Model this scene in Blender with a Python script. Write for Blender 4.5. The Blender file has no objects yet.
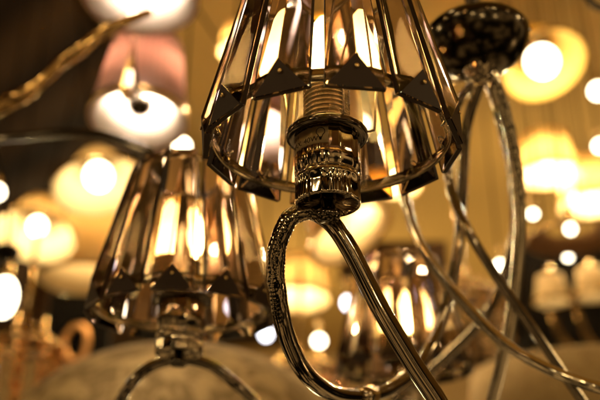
import bpy, bmesh, math, random
from mathutils import Vector, Matrix
S = bpy.context.scene
COL = S.collection
R = math.radians
random.seed(7)

# ------------------------------------------------------------------ camera
FPX = 833.3                       # focal length in photograph pixels (50 mm on 36 mm, 600 px wide)
PITCH = R(24.5)
CAM = Vector((0, 0, 1.5))
cd = bpy.data.cameras.new('camera'); cam = bpy.data.objects.new('camera', cd); COL.objects.link(cam)
cam.location = CAM; cam.rotation_euler = (math.pi/2 + PITCH, 0, 0)
cd.lens = 50; cd.sensor_width = 36; cd.sensor_fit = 'HORIZONTAL'
cd.clip_start = 0.02; cd.clip_end = 60
cd.dof.use_dof = True; cd.dof.focus_distance = 0.40; cd.dof.aperture_fstop = 6.3
cd.dof.aperture_blades = 0
S.camera = cam
FWD = Vector((0, math.cos(PITCH), math.sin(PITCH)))
UP = Vector((0, -math.sin(PITCH), math.cos(PITCH)))
def P(px, py, d):                 # a point of the place: direction through (px, py), d metres deep
    return CAM + d*(FWD + Vector((1, 0, 0))*((px-300)/FPX) + UP*((200-py)/FPX))

# ------------------------------------------------------------------ world: the dim warm surroundings of the shop
w = bpy.data.worlds.new('World'); S.world = w; w.use_nodes = True
nt = w.node_tree; bg = nt.nodes['Background']
tc = nt.nodes.new('ShaderNodeTexCoord')
vz = nt.nodes.new('ShaderNodeTexVoronoi'); vz.inputs['Scale'].default_value = 1.5
nz = nt.nodes.new('ShaderNodeTexNoise'); nz.inputs['Scale'].default_value = 3.2; nz.inputs['Detail'].default_value = 3
r1 = nt.nodes.new('ShaderNodeValToRGB'); r2 = nt.nodes.new('ShaderNodeValToRGB')
r1.color_ramp.elements[0].position = 0.50; r1.color_ramp.elements[0].color = (0.006, 0.004, 0.002, 1)
r1.color_ramp.elements[1].position = 0.64; r1.color_ramp.elements[1].color = (0.80, 0.50, 0.19, 1)
r2.color_ramp.elements[0].position = 0.08; r2.color_ramp.elements[0].color = (6, 4.0, 1.8, 1)
r2.color_ramp.elements[1].position = 0.12; r2.color_ramp.elements[1].color = (0, 0, 0, 1)
ad = nt.nodes.new('ShaderNodeMixRGB'); ad.blend_type = 'ADD'; ad.inputs[0].default_value = 1
nt.links.new(tc.outputs['Generated'], vz.inputs['Vector']); nt.links.new(tc.outputs['Generated'], nz.inputs['Vector'])
nt.links.new(nz.outputs['Fac'], r1.inputs[0]); nt.links.new(vz.outputs['Distance'], r2.inputs[0])
nt.links.new(r1.outputs[0], ad.inputs[1]); nt.links.new(r2.outputs[0], ad.inputs[2])
nt.links.new(ad.outputs[0], bg.inputs['Color']); bg.inputs['Strength'].default_value = 0.8

# ------------------------------------------------------------------ point lights added around and behind the camera for highlights and reflections
def point(name, loc, power, rad=0.03, col=(1, 0.75, 0.36)):
    l = bpy.data.lights.new(name, 'POINT'); l.energy = power; l.shadow_soft_size = rad; l.color = col
    o = bpy.data.objects.new(name, l); o.location = loc; COL.objects.link(o); return o
for x, y, z, pw, rd in [(-0.9, -0.5, 2.2, 5, .035), (0.7, -0.7, 2.35, 5, .035), (0.15, -0.4, 1.75, 1.2, .02), (-1.5, 0.5, 2.0, 5, .05),
                        (1.5, 0.3, 2.3, 6, .05), (-0.4, -1.4, 1.9, 4, .04), (1.1, -1.3, 1.7, 4, .04), (-0.5, 0.2, 2.6, 3, .04)]:
    point('fill_light', (x, y, z), pw, rd)

for x, y, z, pw in [(1.0, 3.2, 2.75, 5), (2.2, 4.6, 2.6, 30), (0.2, 4.6, 2.5, 16), (-0.9, 4.9, 2.3, 16), (-1.7, 5.4, 2.2, 14), (-0.1, 2.2, 1.7, 4)]:  # added lights that brighten the far ceiling and background
    point('far_fill_light', (x, y, z), pw, 0.05)

# ------------------------------------------------------------------ render settings
S.view_settings.view_transform = 'Standard'; S.view_settings.look = 'None'
S.view_settings.exposure = 0.55; S.view_settings.gamma = 1
S.render.engine = 'CYCLES'
S.cycles.use_denoising = True
S.cycles.max_bounces = 20; S.cycles.transmission_bounces = 18; S.cycles.glossy_bounces = 8; S.cycles.diffuse_bounces = 3
S.cycles.caustics_reflective = False; S.cycles.caustics_refractive = False
S.cycles.sample_clamp_indirect = 60
S.cycles.blur_glossy = 0.2

# ------------------------------------------------------------------ materials
def mat(name, base, rough=0.5, metal=0.0, trans=0.0, ior=1.5, emit=None, es=0, var=0.0, vscale=30, bump=0.0, bscale=200, transl=0.0, coat=0):
    m = bpy.data.materials.new(name); m.use_nodes = True; n = m.node_tree; b = n.nodes['Principled BSDF']
    b.inputs['Base Color'].default_value = (*base, 1); b.inputs['Roughness'].default_value = rough
    b.inputs['Metallic'].default_value = metal; b.inputs['Transmission Weight'].default_value = trans; b.inputs['IOR'].default_value = ior
    b.inputs['Coat Weight'].default_value = coat
    if rough >= 0.5 and not trans: b.inputs['Specular IOR Level'].default_value = 0.2 if sum(base) > 0.12 else 0.05
    if emit: b.inputs['Emission Color'].default_value = (*emit, 1); b.inputs['Emission Strength'].default_value = es
    t = n.nodes.new('ShaderNodeTexCoord')
    if var:
        z = n.nodes.new('ShaderNodeTexNoise'); z.inputs['Scale'].default_value = vscale; z.inputs['Detail'].default_value = 5
        n.links.new(t.outputs['Object'], z.inputs['Vector'])
        mx = n.nodes.new('ShaderNodeMixRGB'); mx.inputs[1].default_value = (*[c*(1-var) for c in base], 1)
        mx.inputs[2].default_value = (*[min(1, c*(1+var)) for c in base], 1)
        n.links.new(z.outputs['Fac'], mx.inputs[0]); n.links.new(mx.outputs[0], b.inputs['Base Color'])
        mr = n.nodes.new('ShaderNodeMapRange'); mr.inputs['To Min'].default_value = rough*0.6; mr.inputs['To Max'].default_value = min(1, rough*1.5)
        n.links.new(z.outputs['Fac'], mr.inputs['Value']); n.links.new(mr.outputs[0], b.inputs['Roughness'])
    if bump:
        z = n.nodes.new('ShaderNodeTexNoise'); z.inputs['Scale'].default_value = bscale; z.inputs['Detail'].default_value = 3
        n.links.new(t.outputs['Object'], z.inputs['Vector'])
        bp = n.nodes.new('ShaderNodeBump'); bp.inputs['Strength'].default_value = bump; bp.inputs['Distance'].default_value = 0.001
        n.links.new(z.outputs['Fac'], bp.inputs['Height']); n.links.new(bp.outputs[0], b.inputs['Normal'])
    if transl:
        tr = n.nodes.new('ShaderNodeBsdfTranslucent'); tr.inputs[0].default_value = (*base, 1)
        ms = n.nodes.new('ShaderNodeMixShader'); ms.inputs[0].default_value = transl
        out = n.nodes['Material Output']
        n.links.new(b.outputs[0], ms.inputs[1]); n.links.new(tr.outputs[0], ms.inputs[2]); n.links.new(ms.outputs[0], out.inputs[0])
    return m
chrome = mat('smoked_chrome', (0.34, 0.275, 0.20), 0.07, 1, var=0.12, vscale=60, bump=0.05, bscale=120)
tubem = mat('tube_chrome', (0.23, 0.185, 0.135), 0.09, 1, var=0.15, vscale=70, bump=0.10, bscale=90)
silver = mat('silver_tube', (0.50, 0.43, 0.33), 0.11, 1, var=0.15, vscale=70, bump=0.1, bscale=90)
hammered = mat('hammered_chrome', (0.55, 0.47, 0.36), 0.12, 1, var=0.2, vscale=90)
darkmetal = mat('dark_metal', (0.10, 0.08, 0.06), 0.15, 1, var=0.2, vscale=60)
bandm = mat('band_metal', (0.36, 0.28, 0.18), 0.20, 1, var=0.25, vscale=90, bump=0.1, bscale=300)
brass = mat('brass', (0.62, 0.42, 0.18), 0.22, 1, var=0.15)
thread_m = mat('thread_metal', (0.62, 0.48, 0.27), 0.25, 1, var=0.15)
capm = mat('bronze_tip_dark_side', (0.030, 0.017, 0.011), 0.5, 0.0, bump=0.08, bscale=150); capm.node_tree.nodes['Principled BSDF'].inputs['Specular IOR Level'].default_value = 0.12  # bronze tips; on the prism sides, painted darkness in place of refraction
crystal = mat('smoky_crystal', (0.65, 0.54, 0.535), 0.004, 0, trans=1, ior=1.52)
def dusty(m):
    n = m.node_tree; b = n.nodes['Principled BSDF']; t = n.nodes['Texture Coordinate']
    z = n.nodes.new('ShaderNodeTexNoise'); z.inputs['Scale'].default_value = 220; z.inputs['Detail'].default_value = 6
    mr = n.nodes.new('ShaderNodeMapRange'); mr.inputs['From Min'].default_value = 0.45; mr.inputs['From Max'].default_value = 0.8
    mr.inputs['To Min'].default_value = 0.0; mr.inputs['To Max'].default_value = 0.09
    n.links.new(t.outputs['Object'], z.inputs['Vector']); n.links.new(z.outputs['Fac'], mr.inputs['Value']); n.links.new(mr.outputs[0], b.inputs['Roughness'])
dusty(crystal)
clear = mat('clear_crystal', (0.95, 0.9, 0.82), 0.01, 0, trans=1, ior=1.5)
bulb_near = mat('frosted_bulb', (0.95, 0.90, 0.80), 0.3, transl=0.85)
bulb_far = mat('lit_bulb_white', (1, .9, .7), 0.4, emit=(1, 0.84, 0.56), es=9)
bulb_cool = mat('lit_bulb_cool', (1, 1, 1), 0.4, emit=(0.90, 0.90, 1.0), es=5)
sticker = mat('label_foil', (0.34, 0.25, 0.13), 0.42, 0.55, var=0.12, vscale=200)
ink = mat('ink', (0.012, 0.01, 0.008), 0.6)
cream = mat('cream_fabric', (0.78, 0.62, 0.36), 0.9, transl=0.45, var=0.06, vscale=12)
white_sh = mat('white_lining', (0.86, 0.80, 0.74), 0.9, transl=0.4)
yellow_sh = mat('yellow_glass_shade', (0.80, 0.56, 0.16), 0.5, transl=0.5)
wood = mat('dark_wood', (0.055, 0.028, 0.012), 0.5, var=0.5, vscale=6)
black = mat('black_lacquer', (0.006, 0.004, 0.002), 0.6)
amber = mat('amber_crystal', (0.85, 0.42, 0.14), 0.05, trans=0.9, ior=1.5)
plaster = mat('gold_plaster', (0.46, 0.285, 0.085), 0.85, var=0.12, vscale=1.5)
tan = mat('tan_plaster', (0.42, 0.28, 0.13), 0.85, var=0.2, vscale=2)

def pleated(name, a, b, scale):
    m = mat(name, a, 0.85, transl=0.55); n = m.node_tree; p = n.nodes['Principled BSDF']; t = n.nodes['Texture Coordinate']
    sp = n.nodes.new('ShaderNodeSeparateXYZ'); n.links.new(t.outputs['Object'], sp.inputs[0])
    at = n.nodes.new('ShaderNodeMath'); at.operation = 'ARCTAN2'; n.links.new(sp.outputs[0], at.inputs[0]); n.links.new(sp.outputs[1], at.inputs[1])
    mu = n.nodes.new('ShaderNodeMath'); mu.operation = 'MULTIPLY'; mu.inputs[1].default_value = scale; n.links.new(at.outputs[0], mu.inputs[0])
    sn = n.nodes.new('ShaderNodeMath'); sn.operation = 'SINE'; n.links.new(mu.outputs[0], sn.inputs[0])
    mr = n.nodes.new('ShaderNodeMapRange'); mr.inputs['From Min'].default_value = -1; n.links.new(sn.outputs[0], mr.inputs['Value'])
    mx = n.nodes.new('ShaderNodeMixRGB'); mx.inputs[1].default_value = (*a, 1); mx.inputs[2].default_value = (*b, 1)
    n.links.new(mr.outputs[0], mx.inputs[0]); n.links.new(mx.outputs[0], p.inputs['Base Color'])
    return m
pink = pleated('pink_pleats', (0.72, 0.52, 0.48), (0.55, 0.36, 0.33), 40)

def patterned(name, a, b, sc):
    m = mat(name, a, 0.9); n = m.node_tree; p = n.nodes['Principled BSDF']; t = n.nodes['Texture Coordinate']
    z = n.nodes.new('ShaderNodeTexNoise'); z.inputs['Scale'].default_value = sc; z.inputs['Detail'].default_value = 6; z.inputs['Distortion'].default_value = 1.5
    r = n.nodes.new('ShaderNodeValToRGB'); r.color_ramp.elements[0].position = 0.47; r.color_ramp.elements[1].position = 0.53
    r.color_ramp.elements[0].color = (*a, 1); r.color_ramp.elements[1].color = (*b, 1)
    n.links.new(t.outputs['Object'], z.inputs['Vector']); n.links.new(z.outputs['Fac'], r.inputs[0]); n.links.new(r.outputs[0], p.inputs['Base Color'])
    return m
brocade = patterned('brocade', (0.40, 0.28, 0.12), (0.22, 0.15, 0.06), 28)
boards = mat('ceiling_boards', (0.05, 0.03, 0.01), 0.6, var=0.5, vscale=3)
def add_boards(m, sc):
    n = m.node_tree; p = n.nodes['Principled BSDF']; t = n.nodes['Texture Coordinate']
    wv = n.nodes.new('ShaderNodeTexWave'); wv.inputs['Scale'].default_value = sc; wv.inputs['Distortion'].default_value = 0.4; wv.bands_direction = 'DIAGONAL'
    r = n.nodes.new('ShaderNodeValToRGB'); r.color_ramp.elements[0].color = (0.012, 0.005, 0.002, 1); r.color_ramp.elements[1].color = (0.050, 0.026, 0.011, 1)
    n.links.new(t.outputs['Object'], wv.inputs['Vector']); n.links.new(wv.outputs['Fac'], r.inputs[0]); n.links.new(r.outputs[0], p.inputs['Base Color'])
add_boards(boards, 1.6)

# ------------------------------------------------------------------ mesh helpers
def mesh(name, bm, m, parent=None, loc=None, rot=None, smooth=True):
    me = bpy.data.meshes.new(name); bmesh.ops.recalc_face_normals(bm, faces=bm.faces); bm.to_mesh(me); bm.free()
    me.materials.append(m)
    for p in me.polygons: p.use_smooth = smooth
    o = bpy.data.objects.new(name, me); COL.objects.link(o)
    if loc is not None: o.location = loc
    if rot is not None: o.rotation_euler = rot
    if parent: o.parent = parent
    return o
def copy(o, parent, loc=None, rot=None, name=None):
    c = o.copy(); COL.objects.link(c); c.parent = parent
    if loc is not None: c.location = loc
    if rot is not None: c.rotation_euler = rot
    return c
def tag(o, label, cat, group=None, kind=None):
    o['label'] = label; o['category'] = cat
    if group: o['group'] = group
    if kind: o['kind'] = kind
    return o
def empty(name, loc, label, cat, group=None):
    o = bpy.data.objects.new(name, None); o.empty_display_size = 0.02; o.location = loc; COL.objects.link(o)
    return tag(o, label, cat, group)
def lathe(bm, prof, n=48, off=(0, 0, 0), close=False, wob=None):
    rows = []
    for (r, z) in prof:
        row = []
        for i in range(n):
            a = 2*math.pi*i/n; rr = r*(1+(wob(a, z) if wob else 0))
            row.append(bm.verts.new((off[0]+rr*math.cos(a), off[1]+rr*math.sin(a), off[2]+z)))
        rows.append(row)
    k = len(rows)
    for j in range(k if close else k-1):
        A, B = rows[j], rows[(j+1) % k]
        for i in range(n):
            bm.faces.new((A[i], A[(i+1) % n], B[(i+1) % n], B[i]))
    if not close:
        if prof[0][0] > 1e-6: bm.faces.new(rows[0])
        if prof[-1][0] > 1e-6: bm.faces.new(rows[-1])
def spline(pts, n=14):
    out = []
    P_ = [pts[0]*2-pts[1]] + list(pts) + [pts[-1]*2-pts[-2]]
    for i in range(1, len(P_)-2):
        a, b, c, d = P_[i-1], P_[i], P_[i+1], P_[i+2]
        for k in range(n):
            t = k/n
            out.append(0.5*((2*b)+(c-a)*t+(2*a-5*b+4*c-d)*t*t+(3*b-a-3*c+d)*t**3))
    out.append(P_[-2]); return out
def tube(bm, pts, rad, seg=16, n=14, smooth_path=True, tex=None, res=None):
    """sweep a circle along pts; rad is a number or f(u); tex(u, theta, s) gives a relative radius change"""
    q = spline(pts, n) if smooth_path else list(pts)
    L = [0]
    for i in range(1, len(q)): L.append(L[-1]+(q[i]-q[i-1]).length)
    if res:                                                 # resample evenly
        tot = L[-1]; k = int(tot/res); out = []; j = 0
        for i in range(k+1):
            s = tot*i/k
            while j < len(L)-2 and L[j+1] < s: j += 1
            t = (s-L[j])/max(1e-9, L[j+1]-L[j]); out.append(q[j].lerp(q[j+1], min(1, t)))
        q = out; L = [tot*i/k for i in range(k+1)]
    tot = L[-1]; rows = []; nrm = None
    for i, p in enumerate(q):
        t = (q[min(i+1, len(q)-1)]-q[max(i-1, 0)]).normalized()
        if nrm is None: nrm = t.orthogonal().normalized()
        nrm = (nrm - t*nrm.dot(t)).normalized(); b = t.cross(nrm)
        u = L[i]/tot; r = rad(u) if callable(rad) else rad
        row = []
        for j in range(seg):
            a = 2*math.pi*j/seg; rr = r*(1+(tex(u, a, L[i]) if tex else 0))
            row.append(bm.verts.new(p+nrm*(rr*math.cos(a))+b*(rr*math.sin(a))))
        rows.append(row)
    for A, B in zip(rows, rows[1:]):
        for j in range(seg): bm.faces.new((A[j], A[(j+1) % seg], B[(j+1) % seg], B[j]))
    bm.faces.new(rows[0]); bm.faces.new(list(reversed(rows[-1])))
def sphere(bm, c, r, su=16, sv=10, sc=(1, 1, 1)):
    bmesh.ops.create_uvsphere(bm, u_segments=su, v_segments=sv, radius=r, matrix=Matrix.Translation(c) @ Matrix.Diagonal((*sc, 1)))
def box(bm, c, s, rz=0):
    bmesh.ops.create_cube(bm, size=1, matrix=Matrix.Translation(c) @ Matrix.Rotation(rz, 4, 'Z') @ Matrix.Diagonal((*s, 1)))
def V(*a): return Vector(a)

# ------------------------------------------------------------------ the setting: ceiling, soffit and far wall of the shop
bm = bmesh.new(); box(bm, (0, 3.5, 3.31), (11, 13, 0.1)); o = mesh('ceiling', bm, plaster, smooth=False); o['kind'] = 'structure'
bm = bmesh.new(); box(bm, (0, 7.0, 2.2), (11, 0.1, 2.1)); o = mesh('wall', bm, tan, smooth=False); o['kind'] = 'structure'
bm = bmesh.new(); box(bm, (-2.18, 3.0, 3.17), (3.2, 7, 0.10), R(-8)); o = mesh('ceiling_boards', bm, boards, smooth=False); o['kind'] = 'structure'

# ------------------------------------------------------------------ the crystal chandelier
HUB = P(477, 46, 0.555)
CH = empty('chandelier', HUB, 'large chandelier in the middle with smoky crystal prism shades and curling dark chrome arms', 'chandelier')
def rel(p): return p - HUB

# prism: a roof-shaped bar with a triangular cut at each end
def prism_bm():
    bm = bmesh.new()
    zb, zt, cb, ct = -0.0088, 0.101, 0.0168, 0.010
    def sec(z):
        s = (z-zb)/(zt-zb)
        return 0.0605+(0.0375-0.0605)*s, 0.0136+(0.0086-0.0136)*s, 0.0030, 0.0092+(0.0055-0.0092)*s    # back radius, half width, edge, ridge
    def ring(z, full):
        rb, w_, e, h = sec(z)
        v = [bm.verts.new((-w_, rb, z)), bm.verts.new((w_, rb, z)), bm.verts.new((w_, rb+e, z)), bm.verts.new((-w_, rb+e, z))]
        return v
    B = ring(zb, 0); T = ring(zt, 0)
    rb, w_, e, h = sec(zb+cb); r0 = bm.verts.new((0, rb+h, zb+cb))
    rb, w_, e, h = sec(zt-ct); r1_ = bm.verts.new((0, rb+h, zt-ct))
    f = bm.faces.new
    f((B[0], B[1], T[1], T[0])); f((B[1], B[2], T[2], T[1])).material_index = 1; f((B[0], B[3], T[3], T[0])).material_index = 1  # side faces coloured dark to imitate the stripes of internal reflection
    f((B[2], T[2], r1_, r0)); f((B[3], T[3], r1_, r0)); f((B[2], B[3], r0)).material_index = 1; f((T[2], T[3], r1_))
    f((B[0], B[1], B[2], B[3])).material_index = 1; f((T[0], T[1], T[2], T[3]))
    bmesh.ops.recalc_face_normals(bm, faces=bm.faces)
    bmesh.ops.bevel(bm, geom=list(bm.edges), offset=0.00035, segments=1, affect='EDGES', clamp_overlap=True)
    return bm
def band(bm, r, z0, z1, t=0.0009, n=96):
    lathe(bm, [(r, z0), (r, z1), (r-t, z1), (r-t, z0)], n, close=True)
def loops_bm():
    bm = bmesh.new()
    for sx in (-1, 1):                                  # twisted pair of wire rings through band and prism
        pts = []
        for k in range(15):
            a = 2*math.pi*k/14
            pts.append(V(sx*0.0016+0.0026*math.cos(a)*0.6, 0.0592+0.0034*math.cos(a+1.2*sx), 0.0008+0.0040*math.sin(a)))
        tube(bm, pts, 0.00048, 6, 3)
    pts = [V(0.0004*math.sin(k*1.3), 0.0575+0.0005*math.cos(k*1.7), -0.0015+0.0007*k) for k in range(9)]
    tube(bm, pts, 0.0004, 6, 3)
    return bm
protos = {}
def lampshade(center, rot0, dusty_loops=True):
    bm = bmesh.new(); band(bm, 0.0600, -0.0036, 0.0030); band(bm, 0.0370, 0.0945, 0.0985)
    for k in range(12):                                 # thin uprights behind the prisms' gaps join the two bands
        if k % 3: continue
        a = rot0+R(15+30*k)
        d = V(math.sin(a), -math.cos(a), 0)
        tube(bm, [d*0.0592+V(0, 0, 0), d*0.0364+V(0, 0, 0.096)], 0.0006, 6, 2)
    sh = mesh('lampshade', bm, bandm, CH, rel(center))
    def kid(key, builder, m, smooth, ang, name):
        if key in protos: return copy(protos[key], sh, V(0, 0, 0), (0, 0, ang))
        o = mesh(name, builder(), m, sh, V(0, 0, 0), (0, 0, ang), smooth); protos[key] = o
        if key == 'prism': o.data.materials.append(capm)
        return o
    for k in range(12):
        a = rot0+R(30*k)+math.pi                        # local +y turned to face the camera side first
        kid('prism', prism_bm, crystal, False, a+R(random.uniform(-.8, .8)), 'crystal_prism')
        def riv():
            b = bmesh.new()
            c = V(0, 0.0655, 0.0010)
            sphere(b, c, 0.0011, 10, 6, (1, 0.6, 1)); tube(b, [V(0, 0.0592, 0.001), c], 0.0005, 6, 1); return b
        kid('rivet', riv, brass, True, a, 'rivet')
        kid('loop', loops_bm, chrome, True, a+R(0), 'wire_loop')
    for k in range(4):
        a = rot0+R(-8+80+90*k if k % 2 == 0 else 90*k-84)
        def wire():
            b = bmesh.new()
            tube(b, [V(0, 0.0150, 0.0030), V(0, 0.0205, 0.0028), V(0, 0.0225, 0.006), V(0, 0.0245, 0.03), V(0, 0.0362, 0.0965)], 0.00065, 8, 6); return b
        kid('wire', wire, bandm, True, a+math.pi, 'support_wire')
    return sh

def text_on_cyl(txt, size, ang_c, z, r):
    cu = bpy.data.curves.new('t', 'FONT'); cu.body = txt; cu.size = size; cu.extrude = 0.00004; cu.align_x = 'CENTER'
    o = bpy.data.objects.new('t', cu); COL.objects.link(o)
    dg = bpy.context.evaluated_depsgraph_get(); me = bpy.data.meshes.new_from_object(o.evaluated_get(dg))
    bm = bmesh.new(); bm.from_mesh(me); bpy.data.objects.remove(o); bpy.data.curves.remove(cu); bpy.data.meshes.remove(me)
    bmesh.ops.subdivide_edges(bm, edges=[e for e in bm.edges if e.calc_length() > size*0.25], cuts=3)
    for v in bm.verts:
        a = ang_c + v.co.x/r; rr = r+v.co.z
        v.co = V(rr*math.sin(a), -rr*math.cos(a), z+v.co.y)
    return bm
def socket(center, labelled):
    # body: smooth upper cup, a fine step, then the faceted lower cup and its recessed underside
    bm = bmesh.new()
    lathe(bm, [(0.0163, -0.0012), (0.0165, -0.0018), (0.0165, -0.0120), (0.0165, -0.0205), (0.0160, -0.0212), (0.0160, -0.0218), (0.0164, -0.0226)], 288,
          wob=lambda a, z: -0.020*abs(math.sin(a*11+1.5*math.sin(a*3))))
    so = mesh('socket', bm, chrome, CH, rel(center))
    bm = bmesh.new()
    lathe(bm, [(0.0150, -0.0222), (0.0163, -0.0226), (0.0163, -0.0255), (0.0160, -0.0262), (0.0160, -0.0300), (0.0162, -0.0360), (0.0158, -0.0372), (0.0150, -0.0375), (0.0146, -0.0356), (0.004, -0.0350)], 288,
          wob=lambda a, z: -0.020*(abs(math.sin(a*17+2*math.sin(a*5))) if -0.0361 < z < -0.0256 else 0))
    mesh('socket_cup', bm, chrome, so)
    bm = bmesh.new()
    lathe(bm, [(0.0120, 0.0030), (0.0198, 0.0030), (0.0206, 0.0022), (0.0206, -0.0004), (0.0200, -0.0011), (0.0170, -0.0012)], 96)
    mesh('flange', bm, darkmetal, so)
    bm = bmesh.new(); prof = []
    for k in range(96):
        z = 0.0028+0.0255*k/95; prof.append((0.0114+0.00065*math.sin(z/0.0026*2*math.pi), z))
    lathe(bm, prof+[(0.0088, 0.0285)], 64); mesh('threaded_sleeve', bm, thread_m, so)
    bm = bmesh.new(); lathe(bm, [(0.0036, -0.0340), (0.0036, -0.040), (0.0058, -0.0405), (0.0060, -0.0430), (0.0045, -0.0455)], 32); mesh('stem', bm, darkmetal, so)
    bm = bmesh.new()                                    # bulb: small round globe with neck
    lathe(bm, [(0.0075, 0.0290), (0.0082, 0.032), (0.0110, 0.036), (0.0130, 0.041), (0.0135, 0.048), (0.0120, 0.057), (0.0085, 0.066), (0.0040, 0.073), (0.0, 0.075)], 32)
    mesh('light_bulb', bm, bulb_near, CH, rel(center))
    point('bulb_light', center+V(0, 0, 0.041), 0.34, 0.003, (1, 0.66, 0.20))
    if labelled:
        bm = bmesh.new(); r = 0.01668; n = 24; rows = []
        for z in (-0.0024, -0.0112):
            rows.append([[bm.verts.new((rr*math.sin(R(-84+84*i/n)), -rr*math.cos(R(-84+84*i/n)), z)) for i in range(n+1)] for rr in (0.0162, r)])
        for i in range(n):
            for a_, b_ in ((rows[0][1], rows[1][1]), (rows[0][0], rows[0][1]), (rows[1][0], rows[1][1])): bm.faces.new((a_[i], a_[i+1], b_[i+1], b_[i]))
        mesh('wattage_label', bm, sticker, so)
        bm = text_on_cyl('MAX. 40W', 0.0040, R(-49), -0.0101, 0.01671)
        b2 = text_on_cyl('E14', 0.0032, R(-66), -0.0058, 0.01671)
        tmp = bpy.data.meshes.new('x'); b2.to_mesh(tmp); b2.free(); bm.from_mesh(tmp); bpy.data.meshes.remove(tmp)
        mesh('printed_text', bm, ink, so, smooth=False)
        bm = bmesh.new(); c = V(0, 0, 0)
        def cyl(x, z, rr=0.01674): a = R(-13)+x/0.0166; return V(rr*math.sin(a), -rr*math.cos(a), z)
        pts = [cyl(0.0021*math.sin(R(a)), -0.0052+0.0021*math.cos(R(a))) for a in range(-145, 146, 10)]
        pts = [cyl(-0.0007, -0.0084)]+pts+[cyl(0.0007, -0.0084)]
        tube(bm, pts, 0.00022, 6, 2)
        for dz in range(4): tube(bm, [cyl(-0.00075+.0001*dz, -0.0083-0.00042*dz), cyl(0.00075-.0001*dz, -0.0083-0.00042*dz)], 0.00026, 6, 1)
        mesh('bulb_symbol', bm, ink, so)
    return so
MAIN = P(331, 139, 0.42); LEFT = P(182, 306, 0.572); BACK = P(404, 364, 0.79)
lampshade(MAIN, R(8)); socket(P(327, 138, 0.42), True)
lampshade(LEFT, R(2)); socket(P(182, 301, 0.572), False)
lampshade(BACK, R(14)); socket(BACK, False)

# arms
def arm_tex(u0, u1):
    def f(u, a, s):
        k = min(1, max(0, min(u-u0, u1-u)*25))
        return k*(0.035*math.sin(3*a+s*420)+0.055*math.sin(6*a-s*1100)*math.sin(s*1900+2*math.sin(3*a)))
    return f
def arm(pts, rad, texr=None, res=0.0007, m=None):
    bm = bmesh.new(); tube(bm, [rel(P(*p)) for p in pts], rad, 28, 10, tex=arm_tex(*texr) if texr else None, res=res)
    return mesh('arm', bm, m or tubem, CH)
# arm of the front shade: down from the hub, round under it, up the left side, over beneath the socket and away to the right
arm([(483, 72, .57), (466, 130, .60), (462, 200, .61), (455, 270, .60), (432, 345, .57), (392, 388, .52), (345, 396, .47), (310, 378, .435), (288, 340, .42),
     (277, 290, .412), (277, 250, .41), (289, 220, .412), (309, 211, .415), (330, 222, .415), (350, 250, .41), (380, 308, .40), (412, 362, .392), (440, 405, .385), (452, 432, .38)],
    lambda u: 0.0040+0.0006*min(1, max(0, (u-.35)*6)), (0.68, 0.82))
arm([(472, 72, .57), (440, 88, .60), (412, 120, .60), (402, 170, .585), (409, 215, .57), (425, 253, .555), (455, 293, .54), (500, 340, .52), (550, 370, .50), (600, 388, .49), (660, 398, .47), (700, 396, .46)], 0.0035, m=silver)
arm([(482, 74, .57), (460, 100, .60), (448, 140, .60), (450, 185, .59), (468, 230, .57), (500, 282, .56), (535, 332, .55), (570, 383, .54), (600, 425, .53)], 0.0034, (0.02, 0.36))
arm([(489, 66, .55), (495, 84, .55), (505, 112, .56), (515, 160, .57), (520, 215, .575), (517, 270, .58), (509, 330, .58), (494, 395, .58), (482, 430, .58)], 0.0043, (0.0, 0.42), m=silver)
arm([(487, 74, .57), (498, 110, .62), (514, 180, .66), (512, 250, .69), (488, 310, .70), (450, 352, .72), (410, 385, .74), (375, 396, .76), (380, 412, .78), (403, 411, .79)], 0.0046)
arm([(105, 440, .60), (118, 406, .60), (132, 383, .58), (152, 366, .577), (180, 359, .575), (208, 364, .577), (232, 381, .58), (258, 404, .60), (280, 430, .60), (330, 470, .60)], 0.0040, (0.0, 0.2))
# collars where the arms carry the sockets
for p, r in ((P(182, 360, .575), .0052),):
    bm = bmesh.new(); lathe(bm, [(r*.6, .004), (r, .003), (r*1.15, 0), (r, -.003), (r*.6, -.004)], 32); mesh('collar', bm, darkmetal, CH, rel(p))
bm = bmesh.new()
tube(bm, [rel(P(358, 397, .483)), rel(P(372, 395, .497))], 0.0058, 20, 2); mesh('collar', bm, chrome, CH)
# hub: shallow dark bowl seen from below, with a beaded rim, and the rod that carries it
bm = bmesh.new()
lathe(bm, [(0.0, -0.0205), (0.006, -0.0202), (0.014, -0.0185), (0.022, -0.0145), (0.0285, -0.0085), (0.0325, -0.002), (0.0345, 0.004), (0.0350, 0.008), (0.0330, 0.011), (0.02, 0.016), (0.005, 0.024), (0.0, 0.024)], 96)
hub = mesh('hub', bm, mat('hub_metal', (0.055, 0.043, 0.030), 0.16, 1), CH, V(0, 0, 0))
bm = bmesh.new()
for k in range(16):
    a = 2*math.pi*k/16; sphere(bm, V(0.0347*math.cos(a), 0.0347*math.sin(a), 0.004), 0.0015, 12, 8)
mesh('beaded_rim', bm, chrome, hub)
bm = bmesh.new(); lathe(bm, [(0.0, -0.028), (0.004, -0.0275), (0.007, -0.025), (0.008, -0.021), (0.011, -0.019), (0.011, -0.016)], 40)
mesh('finial', bm, chrome, hub)
top = 3.26-HUB.z
bm = bmesh.new(); tube(bm, [V(0, 0, 0.02), V(0, 0, top*0.5), V(0, 0, top)], 0.005, 16, 2); mesh('hanging_rod', bm, chrome, CH)

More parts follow.
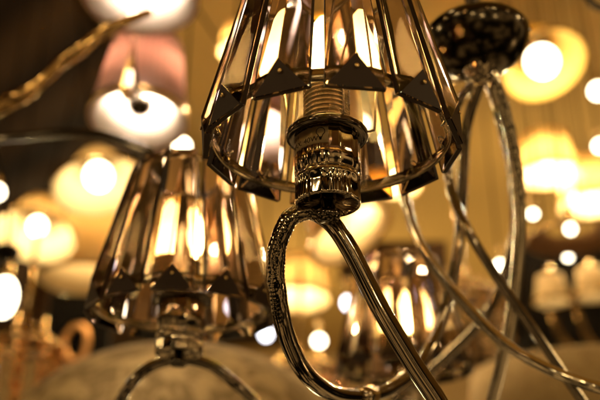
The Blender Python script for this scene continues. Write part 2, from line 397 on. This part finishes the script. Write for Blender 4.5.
# ------------------------------------------------------------------ lamps of the shop behind
def wpx(px, d): return px*d/FPX
def hang_lamp(name, label, cat, px, py, d, wb, wt, h, m, lining=None, bulb=None, power=0, tilt=(0, 0), group=None, bm_=None, bulb_r=0.03, cord=True, bz=0.35, socket_=True, fitting=False, gcol=(1, 0.80, 0.46)):
    """open shade: bottom opening centred at the pixel, wb and wt its widths in pixels at that depth, h its height in metres"""
    c = P(px, py, d); rb, rt = wpx(wb/2, d), wpx(wt/2, d)
    t = empty(name, c, label, cat, group); t.rotation_euler = (tilt[0], tilt[1], 0)
    bm = bmesh.new(); k = 0.003
    prof = [(rb, 0), (rb+(rt-rb)*.5, h*.5), (rt, h), (rt-k, h), (rb+(rt-rb)*.5-k, h*.5), (rb-k, 0)]
    lathe(bm, prof, 64, close=True); mesh('shade', bm, m, t)
    if lining:
        bm = bmesh.new(); lathe(bm, [(rb-k*1.5, 0.001), (rt-k*1.5, h-0.002), (rt-k*2.5, h-0.002), (rb-k*2.5, 0.001)], 64, close=True); mesh('lining', bm, lining, t)
    bm = bmesh.new(); lathe(bm, [(rb+.0015, 0), (rb+.0015, .008), (rb+.0001, .008), (rb+.0001, 0)], 64, close=True); mesh('rim', bm, brass, t)
    if bulb:
        bm = bmesh.new(); sphere(bm, V(0, 0, h*bz), bulb_r, 24, 14, (1, 1, 1.1)); mesh('light_bulb', bm, bulb, t)
    if socket_:
        bm = bmesh.new(); lathe(bm, [(0.012, h*bz+bulb_r*.9), (0.014, h*bz+bulb_r+.03), (0.008, h*bz+bulb_r+.05)], 24); mesh('lamp_holder', bm, brass, t)
    if cord:
        bm = bmesh.new(); tube(bm, [V(0, 0, h*bz+bulb_r), V(0, 0, (3.26-c.z))], 0.003, 8, 1); mesh('cord', bm, black, t)
    if power:
        for dx in ((-.5*rt, .5*rt) if fitting else (0,)):
            point('lamp_glow', c+V(dx, 0, h*bz-bulb_r-0.012), power/(2 if fitting else 1), 0.01, gcol)
    if fitting:
        bm = bmesh.new(); lathe(bm, [(0, .012), (.010, .014), (.016, .022), (.016, .03), (.008, .036), (.006, .07), (.012, .074), (.012, h*.9)], 24); mesh('fitting', bm, darkmetal, t)
    return t
def bare_bulb(label, px, py, d, r_px, m=None, elong=1.0, group='bare bulbs glowing in the background'):
    c = P(px, py, d); r = wpx(r_px, d)
    t = empty('pendant_bulb', c, label, 'bulb', group)
    bm = bmesh.new(); sphere(bm, V(0, 0, 0), r, 20, 12, (1, 1, elong)); mesh('glass_globe', bm, m or bulb_far, t)
    bm = bmesh.new(); lathe(bm, [(r*.45, r*elong*.85), (r*.5, r*elong+.02), (r*.2, r*elong+.035)], 16); mesh('lamp_holder', bm, brass, t)
    bm = bmesh.new(); tube(bm, [V(0, 0, r*elong+.03), V(0, 0, 3.26-c.z)], 0.0018, 6, 1); mesh('cord', bm, black, t)
    return t

# pink pleated shade with glowing white underside, upper left
hang_lamp('pleated_lamp', 'pink pleated drum lampshade with white glowing underside at upper left', 'lampshade', 138, 121, 1.05, 98, 74, 0.125, pink, white_sh, None, 2.3, bulb_r=0.012, bz=.85, tilt=(R(-9), 0), socket_=False, fitting=True, gcol=(1, .82, .62))
# dark fitting seen in the middle of its opening
hang_lamp('pale_lamp', 'pale pinkish white lampshade cut off by the top edge of the photo', 'lampshade', 140, -2, 0.95, 116, 90, 0.11, pink, white_sh, None, 1.1, bulb_r=0.012, bz=.85, tilt=(R(-4), 0), socket_=False, fitting=True, gcol=(1, .82, .66))
# gold branch chandelier arm, upper left
def bg_arm(name, label, cat, pts, rad, m, tex=None):
    q = [P(*p) for p in pts]; base = q[0]
    bm = bmesh.new(); tube(bm, [p-base for p in q], rad, 16, 10, tex=tex)
    o = mesh(name, bm, m, None, base); tag(o, label, cat); return o
goldm = mat('old_gold', (0.40, 0.25, 0.10), 0.14, 1, var=0.2, vscale=40)
t = empty('branch_chandelier', P(-60, 130, .85), 'chandelier at the left edge with a wavy gold branch rising to the top pale lampshade', 'chandelier')
def sub(name, pts, rad, m, tex=None):
    bm = bmesh.new(); tube(bm, [P(*p)-t.location for p in pts], rad, 16, 10, tex=tex); return mesh(name, bm, m, t)
sub('arm', [(-60, 130, .85), (-20, 118, .85), (8, 102, .84), (28, 92, .84), (45, 78, .85), (62, 62, .86), (80, 50, .86), (100, 34, .87), (122, 22, .88), (150, 12, .90)], lambda u: .0088-.003*u, goldm, lambda u, a, s: .12*math.sin(s*90)+.06*math.sin(2*a+s*60))
sub('arm', [(-60, 130, .85), (-30, 146, .85), (0, 139, .82), (30, 136, .80), (60, 133, .78), (95, 134, .76), (125, 142, .74), (150, 152, .72)], .0045, darkmetal)
sub('stem', [(-60, 200, .85), (-62, 130, .85), (-64, 20, .85)], .012, goldm)
# crystal drop
def drop(label, px, py, d, L, r, m=clear):
    c = P(px, py, d); t = empty('crystal_drop', c, label, 'crystal pendant')
    bm = bmesh.new(); lathe(bm, [(0, -L*.5), (r*.6, -L*.44), (r, -L*.34), (r*.85, -L*.2), (r*.4, L*.2), (r*.15, L*.5), (0, L*.5)], 8); mesh('faceted_drop', bm, m, t, smooth=False)
    bm = bmesh.new(); tube(bm, [V(0, 0, L*.49), V(0, 0, L*.62)], .0012, 6, 2); mesh('hook', bm, goldm, t)
drop('long faceted crystal drop hanging from the gold branch before the pink lampshade', 131, 72, .88, .072, .0105)

cone = dict(socket_=True)
hang_lamp('cone_lamp', 'wide pale yellow cone lampshade around a bright bulb, left of the second crystal shade', 'lamp', 100, 188, 1.9, 92, 30, 0.10, cream, None, bulb_far, 0.8, bulb_r=.030, bz=.35, tilt=(R(-12), R(-14)))
hang_lamp('dome_lamp', 'round cream lampshade with small bulb at the left edge, above the black panel', 'lamp', 34, 238, 2.2, 82, 36, 0.12, cream, None, bulb_far, 1.6, bulb_r=.022, bz=.35, tilt=(R(-18), 0))
hang_lamp('cone_lamp', 'dull cream lampshade low between the round lamp and the black panel', 'lamp', 92, 282, 2.5, 104, 60, 0.24, cream, None, None, 2.5, bulb_r=.012, bz=.8)
bare_bulb('oval glowing bulb at the left edge of the photo, lowest there', 4, 297, 1.7, 12, bulb_far, 1.7)
bare_bulb('small bright bulb cut by the left edge beside the round cream lamp', -3, 192, 1.9, 7)
bare_bulb('white bulb right above the top rim of the second crystal shade', 182, 146, 1.3, 8)
hang_lamp('tilted_lamp', 'pale yellow tilted lampshade seen below the front crystal shade, behind its arm loop', 'lamp', 352, 236, 1.6, 92, 50, 0.10, yellow_sh, cream, None, 0.9, bulb_r=.012, bz=.8, tilt=(R(-12), R(-28)))
bare_bulb('cool white bulb low between the second crystal shade and the chrome loop', 266, 334, 1.8, 6, bulb_cool, 1.1)
bare_bulb('warm white bulb seen inside the chrome arm loop', 319, 341, 1.9, 6)
bare_bulb('cool white bulb close behind the left of the rear crystal shade', 347, 303, 1.5, 5, bulb_cool, 1.4)
hang_lamp('globe_lamp', 'yellow round lampshade with big white bulb beside the dark chrome hub', 'lamp', 545, 66, 1.7, 84, 44, 0.09, yellow_sh, None, bulb_far, 1.2, bulb_r=.032, bz=.2, tilt=(R(-24), R(-8)))
bare_bulb('large bright bulb at the right edge level with the yellow round lamp', 598, 91, 1.9, 8)
bare_bulb('bright bulb at the right edge just below the large one', 600, 146, 1.9, 6)
bare_bulb('small white bulb to the right of the textured arm, upper one', 533, 214, 2.0, 4)
bare_bulb('small white bulb between the crossing chrome arms', 500, 266, 2.0, 5)
bare_bulb('small white bulb above the dark cabinet on the right', 568, 257, 2.0, 3.5)
hang_lamp('drum_lamp', 'glowing cream drum lampshade at right, the one nearer the arms', 'lamp', 549, 176, 2.4, 62, 44, 0.13, cream, None, bulb_far, 5.0, bulb_r=.02, bz=.5)
hang_lamp('drum_lamp', 'glowing cream drum lampshade touching the right edge', 'lamp', 592, 206, 2.4, 66, 48, 0.14, cream, None, bulb_far, 5.0, bulb_r=.02, bz=.5)
hang_lamp('disc_lamp', 'wide brown disc lampshade at the right edge below the cream drum lamps', 'lamp', 572, 240, 1.9, 92, 50, 0.03, mat('brown_felt', (.16, .07, .02), .8), None, bulb_far, 0, bulb_r=.010, bz=.9)
hang_lamp('small_lamp', 'small round cream lampshade above the curved gold arcs', 'lamp', 553, 303, 2.1, 36, 26, 0.07, cream, None, None, 0.06, bulb_r=.012, bz=.5)
hang_lamp('small_lamp', 'small round cream lampshade at the right edge above the cabinet', 'lamp', 594, 298, 2.2, 36, 26, 0.08, cream, None, None, 0.06, bulb_r=.012, bz=.5)

for px, py, d, wb, wt, h, m_, pw, lab in [  # some lamps are added only to vary the light seen through the prisms
        (258, 168, 2.1, 50, 36, .12, cream, 2.5, 'cream drum lampshade showing through the front crystal shade, left of its socket'),
        (398, 186, 2.3, 48, 34, .12, cream, 2.5, 'cream drum lampshade showing through the front crystal shade, right of its socket'),
        (322, 66, 2.0, 74, 50, .11, yellow_sh, 3.0, 'yellow lampshade glowing behind the front crystal shade just above its bulb socket'),
        (388, 70, 1.9, 44, 30, .10, cream, 1.5, 'small cream lampshade added behind the upper right of the front crystal shade'),
        (236, 52, 2.0, 36, 26, .08, cream, 1.0, 'small cream lampshade added behind the upper left of the front crystal shade'),
        (160, 246, 2.2, 58, 40, .12, yellow_sh, 2.5, 'added yellow lampshade glowing behind the left half of the second crystal shade'),
        (222, 232, 2.2, 52, 36, .12, cream, 2.5, 'added cream lampshade glowing behind the right half of the second crystal shade'),
        (300, 300, 2.6, 60, 44, .14, cream, 2.0, 'dull cream lampshade seen inside the chrome arm loop')]:
    hang_lamp('shade_lamp', lab, 'lampshade', px, py, d, wb, wt, h, m_, None, bulb_far, pw, bulb_r=.016, bz=.5, group='lampshades seen through the crystal', tilt=(R(-8), R(random.uniform(-6, 6))))
# big brocade dome shade along the bottom left
c = P(178, 452, 1.25); rr = wpx(168, 1.25)
t = empty('brocade_lamp', c, 'large beige brocade domed lampshade along the bottom under the second crystal shade', 'lampshade')
bm = bmesh.new(); prof = [(rr*math.cos(R(a)), rr*0.62*math.sin(R(a))) for a in range(0, 91, 6)]
lathe(bm, prof[:-1]+[(0.001, rr*.62)], 96); mesh('shade', bm, brocade, t)
bm = bmesh.new(); lathe(bm, [(rr+.002, -.006), (rr+.002, .006), (rr-.004, .006), (rr-.004, -.006)], 96, close=True); mesh('trim', bm, brass, t)
# wide beige shade along the bottom right
c = P(590, 440, 1.5); rr = wpx(120, 1.5)
t = empty('linen_lamp', c, 'wide dull beige lampshade in the bottom right corner behind the arms', 'lampshade')
bm = bmesh.new(); lathe(bm, [(rr, 0), (rr*.93, .12), (rr*.90, .125), (0.02, .135), (0, .135)], 96); mesh('shade', bm, patterned('linen', (.40, .28, .13), (.33, .22, .10), 60), t)
bm = bmesh.new(); lathe(bm, [(rr+.002, -.004), (rr+.002, .004), (rr-.004, .004), (rr-.004, -.004)], 96, close=True); mesh('trim', bm, brass, t)

# black panel with gold ring, left; dark ball; dark cabinet with gold arcs, right
def facing_panel(name, label, cat, px, py, d, wpx_, hpx_, m, thick=.03, yaw=0):
    t = empty(name, P(px, py, d), label, cat); t.rotation_euler = (0, 0, yaw)
    bm = bmesh.new(); box(bm, (0, 0, 0), (wpx(wpx_, d), thick, wpx(hpx_, d)*1.05)); 
    bmesh.ops.bevel(bm, geom=list(bm.edges), offset=.004, segments=2, affect='EDGES'); mesh('panel', bm, m, t, smooth=False); return t
t = facing_panel('wall_panel', 'black panel with an upright gold oval ring on it, lower left', 'panel', 78, 338, 2.0, 62, 82, black, yaw=R(6))
bm = bmesh.new(); pts = [V(.027*math.sin(R(a)), -.028, -.02+.042*math.cos(R(a))+.004*math.sin(R(2*a))) for a in range(0, 361, 20)]; tube(bm, pts, .009, 10, 4); mesh('gold_ring', bm, mat('ring_gold', (.65, .33, .12), .3, 1), t)
bm = bmesh.new(); tube(bm, [V(-.03, -.028, -.03), V(-.05, -.028, -.08), V(-.02, -.028, -.1)], .006, 10, 4); mesh('gold_scroll', bm, brass, t)
o = None
t = empty('dark_ball', P(7, 252, 1.4), 'small black oval ornament at the left edge below the round lamp', 'ornament')
bm = bmesh.new(); sphere(bm, V(0, 0, 0), wpx(13, 1.4), 20, 12, (1, 1, .7)); mesh('ball', bm, black, t)
bm = bmesh.new(); tube(bm, [V(0, 0, .01), V(-.02, 0, .12), V(-.10, 0, .3)], .003, 8, 4); mesh('hanging_wire', bm, black, t)
t = facing_panel('cabinet', 'dark cabinet at lower right crossed by two curved gold arcs', 'cabinet', 572, 300, 2.4, 110, 100, black, .2)
for k in range(2):
    q = [(548+26*k, 292, 2.15), (553+26*k, 318, 2.15), (564+26*k, 340, 2.15), (582+26*k, 354, 2.15)]
    bm = bmesh.new(); tube(bm, [P(*p)-t.location for p in q], .009, 12, 6); mesh('gold_arc', bm, goldm, t)

# shelves of dark goods between the lamps, middle and left
t = facing_panel('shelf_board', 'dark brown shelf board right above the rear crystal shade', 'shelf', 392, 262, 2.6, 104, 26, wood, .15)
t = facing_panel('bracket', 'dark brown upright post behind the left of the second crystal shade', 'post', 40, 310, 2.7, 22, 90, wood, .1)
t = facing_panel('shelf_unit', 'dark brown shelf unit low behind the crossing arms', 'shelf', 475, 330, 2.7, 90, 60, wood, .15)
# amber beaded chandelier, bottom left
def beaded(label, px, py, d, wp, tiers, m, n=16, hp=14):
    t = empty('beaded_chandelier', P(px, py, d), label, 'chandelier')
    rr = wpx(wp/2, d); bm = bmesh.new(); tube(bm, [V(rr*math.cos(2*math.pi*k/24), rr*math.sin(2*math.pi*k/24), 0) for k in range(25)], .006, 10, 2)
    tube(bm, [V(0, 0, 0), V(0, 0, .3)], .006, 8, 1); tube(bm, [V(-rr, 0, 0), V(0, 0, .05), V(rr, 0, 0)], .005, 8, 4); mesh('ring_frame', bm, goldm, t)
    for k in range(n):
        a = 2*math.pi*k/n; b = bmesh.new()
        for j in range(tiers):
            sphere(b, V(rr*math.cos(a), rr*math.sin(a), -.012-j*wpx(hp, d)), wpx(hp*.48, d), 8, 6)
        mesh('bead_string', b, m, t, smooth=False)
    for k in range(3):
        a = 2*math.pi*k/3+.4; b = bmesh.new(); lathe(b, [(.006, 0), (.007, .02), (.012, .026), (.006, .03), (.006, .06), (.0, .07)], 16, (rr*.5*math.cos(a), rr*.5*math.sin(a), 0)); mesh('candle_cup', b, goldm, t)
beaded('amber beaded chandelier in the bottom left corner', 22, 345, 1.9, 76, 4, amber, 10)
beaded('smoky beaded chandelier low behind the chrome loop', 300, 372, 2.2, 84, 3, mat('brown_crystal', (.5, .3, .18), .05, trans=.9), 14, 12)
beaded('golden beaded chandelier behind the crossing arms, right of the rear crystal shade', 465, 300, 2.0, 80, 4, mat('gold_crystal', (.7, .5, .28), .05, trans=.9), 14, 13)
# brass hook in the top right corner
o = bg_arm('hook', 'small dark brass curve in the top right corner', 'hook', [(585, -8, .9), (592, 3, .9), (604, 8, .9), (620, 2, .9), (626, -20, .9)], .004, darkmetal)
